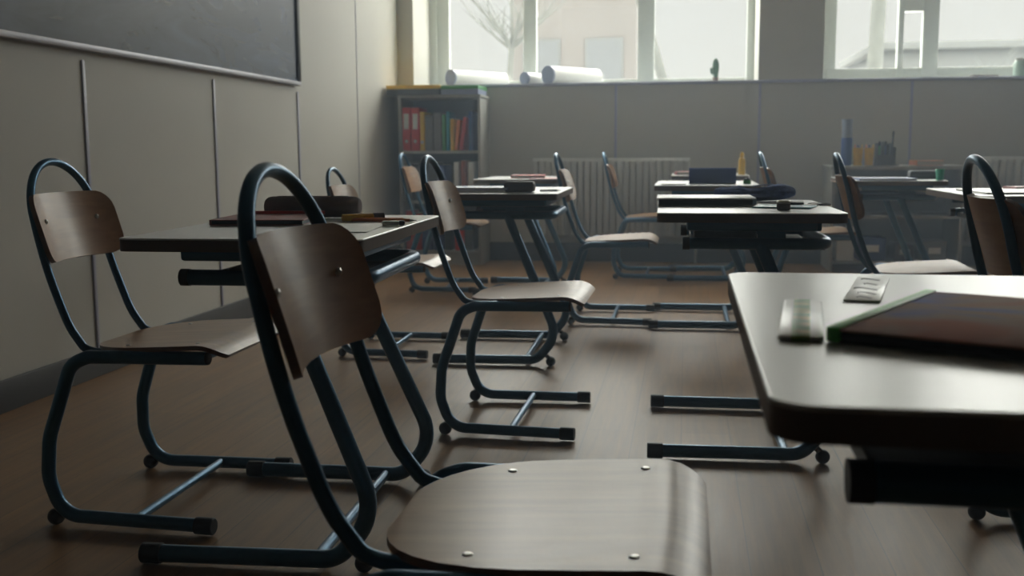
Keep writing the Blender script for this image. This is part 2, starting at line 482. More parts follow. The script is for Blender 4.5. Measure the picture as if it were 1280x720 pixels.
chair0 = build_chair(); used = [False]
def place_chair(x, y, r, label, s=1.):
    o = chair0 if not used[0] else copy_tree(chair0); used[0] = True
    o.location = (x, y, 0); o.rotation_euler = (0, 0, r); o.scale = s if isinstance(s, tuple) else (s, s, s)
    tag(o, label, 'chair', 'plywood school chairs')
    return o
place_chair(-1.335, 2.219, 0, 'plywood school chair nearest the left wall, left of the desk with the brown pencil case')
place_chair(-.378, 1.165, 0, 'large foreground plywood chair with glossy seat at the bottom of the picture', (1.05, 1, 1))
place_chair(-.660, 3.054, -.01, 'plywood chair in the middle of the room, left of the desk with the white book')
place_chair(-1.321, 4.107, 0, 'low plywood chair mostly hidden behind the desk with the brown pencil case', .935)
place_chair(-.512, 5.0, 0, 'plywood chair in front of the left radiator, second of the middle column from the window')
place_chair(-1.533, 5.984, .03, 'plywood chair before the tall corner bookcase')
place_chair(-.421, 6.754, 0, 'farthest plywood chair, edge-on against the left radiator')
place_chair(.612, 3.84, -.03, 'plywood chair with pale shiny seat between the near desk and the far right desk')
place_chair(.635, 2.13, 0, 'dark chair at the right edge, brown backrest seen from behind over the near desk')
place_chair(.465, 5.5, 0, 'small far chair partly hidden by the white-book desk, left of the lilac notebook')

# ------------------------------------------------------------------ desks
DW, DD, DZ = .7134, .46, .6456
def build_desk():
    t = thing('school_desk', 'x', 'desk')
    def rr(x0, x1, y0, y1, r, z0, z1, bev, mi=0, bm=None):
        bm = bm or bmesh.new(); vs = []
        for (cx, cy, a) in ((x1-r, y1-r, 0), (x0+r, y1-r, PI/2), (x0+r, y0+r, PI), (x1-r, y0+r, 1.5*PI)):
            for k in range(9): vs.append(bm.verts.new((cx+r*math.cos(a+k*PI/16), cy+r*math.sin(a+k*PI/16), z0)))
        f = bm.faces.new(vs); ex = bmesh.ops.extrude_face_region(bm, geom=[f])
        nv = [v for v in ex['geom'] if isinstance(v, bmesh.types.BMVert)]
        bmesh.ops.translate(bm, vec=(0, 0, z1-z0), verts=nv)
        if bev:
            es = [e for e in bm.edges if all(abs(v.co.z-z1) < 1e-6 for v in e.verts)]
            bmesh.ops.bevel(bm, geom=es, offset=bev, segments=3, affect='EDGES', profile=.5)
        return bm
    tp = obj('tabletop', rr(0, DD, -DW/2, DW/2, .028, DZ-.003, DZ, .002), M['top'], t)
    obj('edge_band', rr(0.0005, DD-.0005, -DW/2+.0005, DW/2-.0005, .028, DZ-.024, DZ-.003, 0), M['edge'], tp)
    # apron under the top
    bm = bmesh.new()
    for s in (-1, 1):
        add_box(bm, .075, .40, s*.238-.012, s*.238+.012, DZ-.052, DZ-.024, .006)
    add_box(bm, .385, .412, -.245, .245, DZ-.052, DZ-.024, .005)
    add_box(bm, .075, .095, -.225, .225, DZ-.040, DZ-.024, .004)
    obj('apron', bm, M['tube'], t)
    # U shaped tray rail
    u = fillet([(.082, -.227, .560), (.432, -.227, .560), (.432, .227, .560), (.082, .227, .560)], .055, 10)
    rail = obj('tray_rail', tube(u, .0155, 16), M['tube'], t)
    for s in (-1, 1):
        obj('tube_plug', tube([(.066, s*.227, .560), (.084, s*.227, .560)], .0166, 14), M['rubber'], rail)
        obj('bracket', box(.255, .325, s*.227-.004, s*.227+.004, .560, DZ-.045, .002), M['tube'], t)
    bm = bmesh.new()
    add_box(bm, .09, .425, -.219, .219, .5445, .5465)
    add_box(bm, .09, .094, -.219, .219, .5465, .560)
    obj('book_tray', bm, M['traymetal'], t)
    for s in (-1, 1):
        c = [(.262, s*.227, .560), (.452, s*.266, .115), (.375, s*.270, .0225), (-.012, s*.277, .021)]
        p = fillet(c, [.11, .06], 10)
        leg = obj('leg', tube(p, .0172, 16), M['tube'], t)
        e = Vector(c[-1]); d = (e-Vector(c[-2])).normalized()
        obj('foot_cap', tube([e-d*.035, e-d*.034, e+d*.004, e+d*.006], lambda q: .0198 if .01 < q < .99 else .018, 16), M['rubber'], leg)
        bmf = bmesh.new(); bmesh.ops.create_uvsphere(bmf, u_segments=16, v_segments=10, radius=.0185, matrix=Matrix.Translation((.428, s*.270, .0185)))
        add_tube(bmf, [(.424, s*.270, .028), (.412, s*.270, .040)], .008, 10)
        obj('rubber_foot', bmf, M['rubber'], leg)
    obj('brace', tube([(.335, -.264, .024), (.335, .264, .024)], .011, 12), M['tube'], t)
    return t
desk0 = build_desk(); dused = [False]
def place_desk(x, y, r, label):
    o = desk0 if not dused[0] else copy_tree(desk0); dused[0] = True
    o.location = (x, y, 0); o.rotation_euler = (0, 0, r)
    tag(o, label, 'desk', 'tubular school desks'); return o
D = dict(
    T1=(-1.031, 2.117, .03), T2=(.054, 1.0, 0.), T3=(-.074, 2.976, .015), T4=(-.919, 4.098, .02), T5=(-1.14, 5.98, 0.),
    T6=(-.135, 5.0, 0.), T7=(-.085, 6.754, 0.), T8=(.787, 5.69, 0.), T9=(.925, 3.99, 0.))
L = dict(
    T1='school desk on the left with the brown pencil case and red notebook on it',
    T2='nearest school desk at the right edge, pale top with green-sleeved eraser on it',
    T3='school desk in the middle carrying the thick white book and blue cloth bag',
    T4='school desk with the stack of blue exercise books and the dark brown box',
    T5='far school desk left of centre with a red book, near the corner bookcase',
    T6='far school desk carrying the navy storage box and green sharpener',
    T7='farthest school desk before the window wall, with a tall yellow bottle',
    T8='far right school desk with the lilac notebook and mint green cup',
    T9='school desk cut by the right edge behind the dark brown chair backrest')
for k in D: place_desk(*D[k], L[k])

Z = DZ+.0006
# ------------------------------------------------------------------ desk items
def book(name, label, cat, x, y, z, r, w, d, h, mc, mp=None, spine='x', group=None, tilt=0.):
    """closed book: page block child, covers and spine; w along local x, d along local y, origin at the centre of its foot"""
    t = thing(name, label, cat, (x, y, z), r, group)
    bm = bmesh.new(); ct = min(.002, h*.2)
    add_box(bm, -w/2, w/2, -d/2, d/2, 0, ct, .0006, 1); add_box(bm, -w/2, w/2, -d/2, d/2, h-ct, h, .0006, 1)
    add_box(bm, -w/2-.001, -w/2+.003, -d/2, d/2, 0, h, .0008, 1)
    obj('cover', bm, mc, t)
    obj('pages', box(-w/2+.0032, w/2-.004, -d/2+.004, d/2-.004, ct+.0001, h-ct-.0001), mp or M['pages'], t)
    return t

# desk 2 (near)
bk = thing('picture_book', 'brown and blue picture book with green edge on the nearest desk', 'book', (.119, .862, Z), -.48)
def bkbox(*a, **k): return box(*a, **k)
obj('cover', box(.0, .36, .0, .275, .0092, .0112, .0006), M['cover'], bk)
obj('back_cover', box(.0, .36, .0, .275, 0, .0016, .0006), M['black'], bk)
obj('pages', box(.004, .354, .004, .271, .0017, .0091), M['black'], bk)
obj('edge_strip', box(-.006, .005, -.001, .276, .0, .0125, .0012), M['brightgreen'], bk)['label'] = 'bright green edge strip'
b2 = thing('exercise_book', 'thin blue exercise book beyond the brown picture book on the nearest desk', 'book', (.345, 1.10, Z), -.22)
obj('cover', box(0, .2, -.0, .03, 0, .006, .0015), M['lilac'], b2)
obj('pages', box(.002, .198, .002, .028, .0061, .0075), M['white'], b2)
er = thing('eraser', 'white eraser with green printed sleeve at the left of the nearest desk', 'eraser', (.1055, .969, Z), -.04)
M_sh = er
def shear_box(x0, x1, y0, y1, h, k, bev): 
    bm = box(x0, x1, y0, y1, 0, h, bev)
    for v in bm.verts: v.co.x += k*v.co.y
    return bm
obj('rubber_block', shear_box(-.0185, .0185, -.105, .108, .0045, .07, .003), M['offwhite'], er)
obj('paper_sleeve', shear_box(-.008, .0075, -.1055, .1085, .0050, .07, .001), M['sleeve'], er)
rl = thing('stencil', 'small white stencil card with faint marks lying beyond the green-sleeved eraser', 'stencil', (.2005, 1.2, Z), -.20)
obj('card', shear_box(-.018, .018, -.105, .105, .002, .02, .0007), M['offwhite'], rl)
for yy, w_, o_ in ((.075, .010, 0), (.03, .007, .002), (-.012, .012, -.002), (-.05, .009, .001), (-.085, .007, 0)):
    obj('cut_mark', tube([(o_-w_*math.cos(q), yy+.006*math.sin(q*1.7), .0016) for q in [j*PI/8 for j in range(9)]], .0011, 6), M['alu'], rl)

# desk 1 (left)
nb = book('notebook', 'dark notebook with red-brown cover on the left desk', 'notebook', -.90, 2.20, Z, .12, .20, .21, .012, M['redcover'], M['black'])
obj('spine_edge', box(-.099, .099, .095, .1045, .0121, .0190, .001), M['red'], nb)['label'] = 'bright red far edge'
pc = thing('pencil_case', 'dark brown cylindrical cloth pencil case on the left desk', 'pencil case', (-.858, 2.36, Z), .06)
def bolster(L_, r_, ang=0):
    return tube([(x, 0, r_+.0) for x in (-L_/2, -L_/2+.004, -L_/2+.014, -L_/2+.03, 0, L_/2-.03, L_/2-.014, L_/2-.004, L_/2)], lambda q: 1, 20)
def case_bm(L_, r_, sag=.92):
    bm = bmesh.new(); xs = [-.5, -.495, -.47, -.43, -.3, -.1, .1, .3, .43, .47, .495, .5]; rs = [.55, .75, .92, 1, 1, .98, 1, .985, 1, .92, .75, .55]
    rings = []
    for x, q in zip(xs, rs):
        rings.append([bm.verts.new((x*L_, q*r_*1.08*math.cos(2*PI*k/24), r_*sag+q*r_*sag*math.sin(2*PI*k/24))) for k in range(24)])
    for a, b in zip(rings, rings[1:]):
        for k in range(24): bm.faces.new((a[k], a[(k+1) % 24], b[(k+1) % 24], b[k]))
    bm.faces.new(rings[0][::-1]); bm.faces.new(rings[-1])
    return bm
obj('case_body', case_bm(.225, .027), M['darkcloth'], pc)
obj('zip', box(-.085, .085, -.002, .002, .0490, .0508, .001), M['black'], pc)
def pencil(label, x, y, r, m, ln=.16, name='pencil', cat='pencil', group='pencils on the left desk', z=Z):
    t = thing(name, label, cat, (x, y, z+.0036), r, group)
    obj('barrel', tube([(-ln/2, 0, 0), (ln/2-.016, 0, 0)], .0036, 6), m, t)
    tip = obj('sharpened_tip', tube([(ln/2-.0158, 0, 0), (ln/2-.003, 0, 0)], lambda q: .0035-.0028*q, 8), M['pages'], t)
    obj('lead', tube([(ln/2-.0031, 0, 0), (ln/2, 0, 0)], lambda q: .0007-.0004*q, 6), M['black'], tip)
pencil('orange pencil lying nearest the tip of the left desk corner', -.655, 2.235, -.08, M['orange'])
pencil('orange pencil lying behind the other one on the left desk', -.675, 2.262, .05, M['orange'], .15)
mk = thing('marker', 'fat yellow and black marker at the end of the orange pencils', 'marker', (-.712, 2.255, Z+.008), .6)
obj('barrel', tube([(-.04, 0, 0), (.03, 0, 0)], .008, 14), M['yellow'], mk); obj('cap', tube([(.0301, 0, 0), (.055, 0, 0)], .0088, 14), M['black'], mk)
pp = tag(obj('paper_sheet', box(-.085, .085, -.12, .12, 0, .0012), M['white'], None, (-.695, 2.045, Z), .1), 'white sheet of paper on the left desk beside the foreground backrest', 'paper')
e2 = thing('eraser', 'small white eraser with dark end near the right edge of the left desk', 'eraser', (-.600, 2.125, Z), .5)
obj('rubber_block', box(-.022, .012, -.009, .009, 0, .010, .003), M['offwhite'], e2); obj('dark_end', box(.0122, .024, -.009, .009, 0, .010, .003), M['black'], e2)

# desk 3 (middle)
wb = thing('binder', 'thick white book with dark page side on the middle desk', 'book', (.055, 3.035, Z), .02)
obj('lower_cover', box(-.132, .132, -.11, .11, 0, .003, .001), M['grey'], wb)
obj('pages', box(-.128, .124, -.106, .106, .0031, .018), M['traymetal'], wb)
obj('cover', box(-.134, .134, -.112, .112, .0181, .0225, .0018), M['white'], wb)
obj('clasp', box(.1241, .136, -.09, .09, .0032, .0180, .002), M['clear'], wb)
def cloth_bag(name, label, cat, x, y, z, r, m, L_=.22):
    t = thing(name, label, cat, (x, y, z), r)
    bm = bmesh.new(); bmesh.ops.create_icosphere(bm, subdivisions=4, radius=1.)
    for v in bm.verts:
        p = v.co.copy(); nn = noise.noise(p*1.7)*.22+noise.noise(p*4.)*.10
        sx_ = math.copysign(abs(p.x)**.6, p.x)*(1-.0)
        q = Vector((sx_, p.y*(1+nn), p.z*(1+nn*1.2)/max(.35, (1-p.x*p.x)**.22))); v.co = Vector((q.x*L_/2, q.y*.055, max(0, .024+q.z*.021)))
        if p.x > .2: v.co.z *= 1.1
        if -.2 < p.x < .1: v.co.z *= .82
    obj('cloth_body', bm, m, t)
    obj('zip', tube([(x_*L_, -.004*math.sin(x_*9), .0455+.004*math.sin(x_*7)) for x_ in [-.02+.03*k for k in range(9)]], .002, 8), M['clear'], t)
cloth_bag('cloth_pencil_bag', 'crumpled blue denim pencil bag behind the thick white book', 'pencil case', .205, 3.235, Z, .04, M['denim'], .24)
cy = tag(obj('exercise_book', box(-.075, .075, -.06, .06, 0, .004, .001), M['teal'], None, (.262, 2.885, Z), -.25), 'thin cyan exercise book on the middle desk beside the white book', 'book')
ss = thing('sharpener', 'round brown and silver pencil sharpener on the middle desk', 'sharpener', (.248, 2.765, Z))
obj('container', lathe([(0, 0), (.0155, 0), (.017, .002), (.017, .016), (0, .016)], 24), M['brown'], ss)
obj('lid', lathe([(.0172, .0162), (.0172, .022), (.014, .0245), (0, .0245)], 24), M['screw'], ss)
kb = tag(obj('calculator', box(-.03, .03, -.05, .05, 0, .011, .003), M['black'], None, (.292, 2.99, Z), -.1), 'small black calculator behind the round sharpener', 'calculator')
sx = thing('scissors', 'black scissors lying at the right end of the middle desk', 'scissors', (.343, 2.975, Z+.003), .9)
bm = bmesh.new()
for s in (-1, 1):
    add_tube(bm, [(.035+.018*math.cos(a), s*.017+.012*math.sin(a), 0) for a in [k*PI/8 for k in range(17)]], .003, 8)
obj('handles', bm, M['black'], sx)
bm = bmesh.new()
for s in (-1, 1):
    add_box(bm, -.07, .02, -.005, .005, -.001, .001, .0005, 1, 0, Matrix.Rotation(s*.12, 4, 'Z') @ Matrix.Translation((0, 0, s*.0012)))
obj('blades', bm, M['screw'], sx)
# tray content of desk 3
tag(obj('exercise_book', box(-.065, .065, -.12, .12, 0, .010, .002), M['white'], None, (.258, 2.99, .5472), .0), 'pale exercise book poking out of the tray under the middle desk', 'book')
tag(obj('exercise_book', box(-.08, .08, -.19, .19, 0, .045, .006), M['black'], None, (.105, 2.98, .5472), 0), 'thick black filler block in the tray under the middle desk', 'folder')  # black filler added to close the dark gap above the tray

# desk 4
for i, (mt, lb) in enumerate(((M['white'], 'white exercise book, lower of the stack on the desk behind the middle chair'), (M['lilac'], 'blue exercise book, upper of the stack on the desk behind the middle chair'))):
    book('exercise_book', lb, 'book', -.765+.006*i, 3.92+.01*i, Z+.0092*i, .01+.03*i, .22, .20, .0088, mt, M['white'], group='books stacked on the desk behind the middle chair')
bx = thing('pencil_case', 'dark brown boxy pencil case beside the blue exercise books', 'pencil case', (-.607, 3.88, Z), .02)
obj('case_body', box(-.056, .056, -.035, .035, 0, .040, .012, 3), M['brown'], bx)
obj('zip', box(-.05, .05, -.0365, -.0345, .024, .027, .001), M['black'], bx)
pencil('short dark pencil at the right end of the desk behind the middle chair', -.50, 3.95, .3, M['black'], .08, group='short pencils')
for (xx, w_, m_, lb) in ((-.79, .05, 'white', 'white slip of paper in the tray below the stacked exercise books'), (-.69, .07, 'white', 'crumpled white paper in the tray below the brown boxy pencil case'), (-.58, .04, 'offwhite', 'small white lump at the right end of the tray below the brown case')):
    bm = bmesh.new(); bmesh.ops.create_icosphere(bm, subdivisions=3, radius=1.)
    for v in bm.verts:
        p = v.co*(1+.35*noise.noise(v.co*3+Vector((xx*9, 0, 0)))); v.co = Vector((p.x*w_/2, p.y*.04, max(0, .008+p.z*.010)))
    tag(obj('crumpled_paper', bm, M[m_], None, (xx, 3.99, .5472)), lb, 'paper')

# desk 5
book('book', 'flat red book lying on the far desk near the corner bookcase', 'book', -.87, 5.90, Z+.0, .1, .19, .2, .016, M['red'])
tag(obj('paper_sheet', box(-.1, .1, -.14, .14, 0, .002), M['pink'], None, (-.762, 6.0, Z+.0), .0), 'pale pink paper beside the red book on the far left desk', 'paper').location = (-.73, 5.66+.1, Z)
# desk 6
nx = thing('storage_box', 'navy blue open box standing on the far desk behind the denim bag', 'box', (.121, 4.93, Z), .0)
bm = bmesh.new()
add_box(bm, -.105, .105, -.05, .05, 0, .004); 
add_box(bm, -.105, .105, -.05, -.046, .0, .066, .0015); add_box(bm, -.105, .105, .046, .05, .0, .066, .0015)
add_box(bm, -.105, -.101, -.047, .047, .0, .070, .0015); add_box(bm, .101, .105, -.047, .047, .0, .070, .0015)
obj('box_shell', bm, M['navy'], nx)
obj('rim', tube(fillet([(-.104, -.049, .067), (.104, -.049, .067), (.104, .049, .067), (-.104, .049, .067), (-.104, -.048, .067)], .008, 4), .0025, 8), M['blue'], nx)
gs = thing('sharpener', 'small round green sharpener right of the navy box', 'sharpener', (.272, 4.83, Z))
obj('container', lathe([(0, 0), (.015, 0), (.0165, .002), (.0165, .018), (0, .018)], 20), M['green'], gs); obj('lid', lathe([(.014, .0181), (.014, .024), (.010, .027), (0, .027)], 20), M['black'], gs)
book('magazine', 'pale magazine lying left of and under the navy box', 'magazine', -.05, 4.80, Z, 0, .11, .2, .005, M['white'])
# desk 7
yb = thing('glue_bottle', 'tall yellow bottle standing on the farthest desk', 'bottle', (.338, 6.60, Z))
obj('bottle_body', lathe([(0, 0), (.019, 0), (.021, .004), (.021, .085), (.017, .098), (.010, .104), (.010, .108), (0, .108)], 24), M['yellow'], yb)
obj('cap', lathe([(.0125, .1081), (.0125, .126), (.008, .136), (0, .137)], 20), M['yellow'], yb)
book('book', 'pink book lying at the left of the farthest desk', 'book', -.015, 6.62, Z, .1, .09, .15, .02, M['pink'])
# desk 8
book('notebook', 'lilac blue notebook lying on the far right desk', 'notebook', .975, 5.49, Z, 0, .27, .22, .009, M['lilac'], M['white'])
pk = thing('pencil_case', 'dark teal flat pencil case left of the mint green cup', 'pencil case', (1.20, 5.67, Z), 0)
obj('case_body', box(-.075, .075, -.04, .04, 0, .042, .012, 3), M['shelfback'], pk); obj('zip', box(-.07, .07, -.0415, -.0395, .027, .030, .001), M['black'], pk)
cp = thing('cup', 'mint green plastic cup on the far right desk', 'cup', (1.222, 5.42, Z))
obj('cup_wall', lathe([(0, 0), (.017, 0), (.021, .052), (.0195, .052), (.016, .003), (0, .003)], 24), M['mint'], cp)
obj('rim', tube([(.0206*math.cos(a), .0206*math.sin(a), .052) for a in [k*PI/12 for k in range(25)]], .0015, 8), M['mint'], cp)
# desk 9
book('book', 'large white open album lying on the desk cut by the right edge', 'book', 1.13, 3.93, Z, .05, .28, .34, .006, M['white'])
book('book', 'pink booklet at the right end of the desk cut by the right edge', 'book', 1.235, 4.17, Z+.0, .1, .10, .12, .012, M['pink'])
bpy.context.view_layer.update()

# ------------------------------------------------------------------ corner bookcase
BX0, BX1, BY0, BY1 = -1.99, -1.405, 7.24, 7.575
bc = thing('bookcase', 'tall grey bookcase in the back left corner with red binders', 'bookcase', (BX0, BY0, 0))
w, d, h = BX1-BX0, BY1-BY0, 1.165
for a in (0, w-.02): obj('side_panel', box(a, a+.02, 0, d, 0, h, .0015), M['shelf'], bc)
obj('top_panel', box(-.004, w+.004, -.006, d, h, h+.02, .002), M['shelf'], bc)
obj('back_panel', box(.0205, w-.0205, d-.012, d-.004, .08, h-.001), M['shelfback'], bc)
for z in (.08, .43, .78): obj('shelf', box(.0205, w-.0205, .004, d-.0125, z, z+.02, .0015), M['shelf'], bc)
obj('plinth', box(.0205, w-.0205, .02, .035, 0, .0795), M['shelf'], bc)
def binder(x, z, m, w_=.055, h_=.29, label='', tilt=0, lab=True, grp='binders in the corner bookcase'):
    t = thing('ring_binder', label, 'binder', (x, BY0+.015, z), 0, grp)
    t.rotation_euler = (0, tilt, 0)
    obj('cover', box(-w_/2, w_/2, 0, .25, 0, h_, .004), m, t)
    if lab: obj('spine_label', box(-w_*.32, w_*.32, -.0012, -.0001, h_*.50, h_*.86), M['white'], t)
    obj('finger_hole', tube([(0, -.003, h_*.22), (0, -.0001, h_*.22)], .011, 16), M['screw'], t)
z1 = .8005
binder(-1.938, z1, M['red'], .058, .300, 'red ring binder with white label, leftmost on the upper shelf of the corner bookcase')
binder(-1.874, z1, M['red'], .058, .300, 'red ring binder with white label, second from left on the upper shelf')
binder(-1.825, z1, M['yellow'], .030, .27, 'narrow yellow folder beside the red binders on the upper shelf', lab=False)
def leaner(x, z, m, w_, h_, d_, tilt, label, cat='book'):
    t = thing('book', label, cat, (x, BY0+.02, z), 0, 'books on the upper shelf of the corner bookcase'); t.rotation_euler = (0, tilt, 0)
    obj('cover', box(-w_/2, w_/2, 0, d_, 0, h_, .002), m, t); obj('pages', box(-w_/2+.003, w_/2-.003, .004, d_-.003, h_-.0001, h_+.001), M['pages'], t)
leaner(-1.776, z1, M['grey'], .055, .24, .2, 0, 'grey book right of the yellow folder on the upper shelf')
leaner(-1.715, z1, M['grey'], .05, .26, .2, 0, 'thick grey-green book in the middle of the upper shelf')
leaner(-1.672, z1, M['green'], .022, .25, .2, 0, 'thin green book on the upper shelf of the corner bookcase')
leaner(-1.642, z1, M['teal'], .02, .27, .2, 0, 'thin blue-green book standing on the upper shelf')
leaner(-1.612, z1, M['yellow'], .024, .22, .2, .0, 'slim yellow book on the upper shelf beside the teal one')
leaner(-1.585, z1+.003, M['orange'], .022, .21, .2, .10, 'orange book leaning on the upper shelf')
leaner(-1.550, z1+.003, M['red'], .024, .23, .2, .14, 'red book leaning on the upper shelf at its right end')
leaner(-1.478, z1, M['navy'], .03, .27, .2, 0, 'dark blue folder standing last on the upper shelf')
z2 = .4505
def upright(x, z, m, w_, h_, label, grp='books on the lower shelves of the corner bookcase'):
    t = thing('book', label, 'book', (x, BY0+.02, z), 0, grp)
    obj('cover', box(-w_/2, w_/2, 0, .2, 0, h_, .003), m, t); obj('pages', box(-w_/2+.003, w_/2-.003, .004, .197, h_-.0001, h_+.001), M['pages'], t)
for (x, m, w_, h_, lb) in ((-1.935, 'grey', .05, .27, 'grey book leftmost on the middle shelf'), (-1.88, 'black', .05, .26, 'black book on the middle shelf beside the grey one'), (-1.82, 'shelfback', .06, .28, 'dark grey file on the middle shelf'), (-1.75, 'shelfback', .06, .27, 'second dark grey file on the middle shelf'), (-1.685, 'navy', .05, .25, 'navy book in the middle of the middle shelf'),
                          (-1.585, 'white', .035, .27, 'white folder on the middle shelf right of the files'), (-1.535, 'redcover', .03, .28, 'brown-red folder on the middle shelf'), (-1.48, 'white', .04, .27, 'white folder at the right end of the middle shelf')):
    upright(x, z2, M[m], w_, h_, lb)
for (x, m, w_, h_, lb) in ((-1.93, 'red', .05, .28, 'red book leftmost on the bottom shelf'), (-1.87, 'red', .045, .26, 'red book second from left on the bottom shelf'), (-1.80, 'navy', .07, .25, 'navy file on the bottom shelf'), (-1.72, 'navy', .06, .27, 'second navy file on the bottom shelf'), (-1.65, 'black', .05, .26, 'black file on the bottom shelf'),
                          (-1.57, 'red', .06, .25, 'red file right of the black one on the bottom shelf'), (-1.50, 'shelfback', .06, .27, 'dark grey file at the right end of the bottom shelf')):
    upright(x, .1005, M[m], w_, h_, lb)
zt = h+.0206
def flatbox(name, x0, x1, y0, y1, z, h_, mb, mtop, label):
    t = thing(name, label, 'box', ((x0+x1)/2, (y0+y1)/2, z), 0, 'game boxes on top of the corner bookcase')
    a, b = (x1-x0)/2, (y1-y0)/2
    obj('box_tray', box(-a, a, -b, b, 0, h_*.60, .002), mb, t); obj('lid', box(-a-.002, a+.002, -b-.002, b+.002, h_*.601, h_, .002), mtop, t)
flatbox('flat_box', -2.062, -1.685, 7.20, 7.54, zt, .066, M['shelfback'], M['yellow'], 'flat dark blue box with yellow lid on top of the bookcase, left one')
flatbox('flat_box', -1.675, -1.415, 7.21, 7.54, zt, .060, M['greyblue'], M['green'], 'flat blue box with green lid on top of the bookcase, right one')

# ------------------------------------------------------------------ low shelf unit at the right
lo = thing('low_shelf_unit', 'low grey shelf unit against the back wall behind the far right desk', 'shelf unit', (.93, 7.12, 0))
w = .84; d = .44
obj('top_panel', box(0, w, 0, d, .665, .69, .002), M['shelf'], lo)
for a in (.01, w-.03): obj('side_panel', box(a, a+.02, .01, d, 0, .6645, .0015), M['shelf'], lo)
obj('back_panel', box(.031, w-.031, d-.012, d-.002, .05, .664), M['shelf'], lo)
for z in (.05, .35, .52): obj('shelf', box(.0305, w-.0305, .015, d-.0125, z, z+.018, .001), M['shelf'], lo)
def lowthing(x0, x1, z, h_, m, label, name='storage_box'):
    t = thing(name, label, 'box', ((x0+x1)/2, 7.25, z), 0, 'boxes in the low shelf unit'); a = (x1-x0)/2
    obj('box_body', box(-a, a, -.08, .15, 0, h_, .004), M[m], t); obj('label_plate', box(-a*.5, a*.5, -.0815, -.0801, h_*.4, h_*.7), M['white'], t)
lowthing(.99, 1.10, .0685, .22, 'white', 'white box at the left of the bottom of the low shelf unit')
lowthing(1.13, 1.30, .0685, .15, 'navy', 'navy box at the bottom of the low shelf unit')
lowthing(1.36, 1.48, .0685, .11, 'brown', 'brown box in the middle of the bottom of the low shelf unit')
lowthing(1.53, 1.68, .0685, .13, 'grey', 'grey box at the right of the bottom of the low shelf unit')
ZT = .6906
vz = thing('vase', 'tall blue vase with pale top on the low shelf unit', 'vase', (1.035, 7.2, ZT))
obj('vase_body', lathe([(0, 0), (.032, 0), (.036, .01), (.036, .17), (.034, .18)], 24), M['blue'], vz)
obj('neck', lathe([(.034, .1802), (.033, .25), (.036, .30), (.033, .30), (.031, .19), (0, .185)], 24), M['clear'], vz)
for i, x in enumerate((1.105, 1.175)):
    c = thing('pencil_pot', ['yellow plastic pot next to the blue vase', 'yellow plastic pot next to the dark pen rack'][i], 'pot', (x, 7.18, ZT), 0, 'yellow pots on the low shelf unit')
    bm = lathe([(0, 0), (.026, 0), (.033, .115), (.031, .115), (.024, .004), (0, .004)], 20)
    obj('pot_wall', bm, M['yellow'], c)
    for k, (dx, dy, m_) in enumerate(((-.01, .004, 'orange'), (.012, -.003, 'yellow'), (.0, .012, 'navy'))):
        q = thing('pencil', ['orange', 'yellow', 'dark'][k]+' pencil standing in the yellow pot '+['by the vase', 'by the pen rack'][i], 'pencil', (x+dx, 7.18+dy, ZT+.005), 0, 'pencils in the yellow pots')
        q.rotation_euler = (dy*4, dx*8, 0)
        obj('barrel', tube([(0, 0, 0), (0, 0, .13)], .0036, 6), M[m_], q); obj('sharpened_tip', tube([(0, 0, .1301), (0, 0, .147)], lambda a: .0035-.003*a, 6), M['pages'], q)
pr = thing('pen_rack', 'dark desktop pen rack with slanted sides on the low shelf unit', 'pen rack', (1.275, 7.2, ZT))
bm = bmesh.new()
for k in range(4):
    x = -.055+.037*k; add_box(bm, x, x+.004, -.05, .05, .003, .155-.018*abs(k-1), .001)
add_box(bm, -.06, .085, -.052, .052, 0, .006, .001); add_box(bm, -.055, .06, .046, .05, .003, .145, .001); add_box(bm, -.055, .06, -.05, -.046, .003, .07, .001)
obj('rack_body', bm, M['shelfback'], pr)
for k, (x, m_) in enumerate(((1.243, 'green'), (1.281, 'navy'), (1.318, 'black'))):
    q = thing('marker', ['green', 'navy', 'long black'][k]+' marker standing in the dark pen rack', 'marker', (x-.002, 7.2, ZT+.0065), 0, 'markers in the pen rack')
    q.rotation_euler = (0, .0 if k < 2 else .04, 0); hh = .15 if k < 2 else .215
    obj('barrel', tube([(0, 0, 0), (0, 0, hh-.03)], .006, 12), M[m_], q); obj('cap', tube([(0, 0, hh-.0299), (0, 0, hh)], .007, 12), M['black'], q)
book('book', 'orange-brown book lying on the low shelf unit near its right end', 'book', 1.54, 7.22, ZT, .03, .17, .2, .032, M['orange'])

# ------------------------------------------------------------------ window ledge items
def roll(x, y, L_, r_, rot, label):
    t = thing('paper_roll', label, 'paper roll', (x, y, SILL+.0006+r_), rot, 'paper rolls on the window ledge')
    bm = bmesh.new(); pts = []
    seg = 26
    ring0 = []; ring1 = []
    add_tube(bm, [(0, 0, 0), (L_, 0, 0)], r_, 26)
    obj('rolled_sheet', bm, M['white'], t)
    obj('shaded_end', lathe([(0, .0), (r_*1.04, 0), (r_*1.04, .012), (0, .012)], 26, Matrix.Translation((-.0122, 0, 0)) @ Matrix.Rotation(PI/2, 4, 'Y')), M['greyblue'], t)['label'] = 'hollow end, shade painted slate blue'  # hollow roll end: its shade put into a slate blue disc
roll(-1.70, 7.665, .52, .056, .92, 'thick white paper roll with shaded bluish end, leftmost of the three')
roll(-1.155, 7.665, .40, .043, 1.0, 'thinner white paper roll with shaded bluish end, middle of the three on the ledge')
roll(-.985, 7.675, .50, .064, .90, 'thick white paper roll with shaded bluish end, rightmost of the three')
ct = thing('cactus', 'small green cactus in a clay pot on the window ledge', 'cactus', (.198, 7.68, SILL+.0006))
obj('pot', lathe([(0, 0), (.016, 0), (.021, .030), (.019, .030), (.017, .024), (0, .024)], 20), M['clay'], ct)
bm = bmesh.new(); seg = 32; rings = []
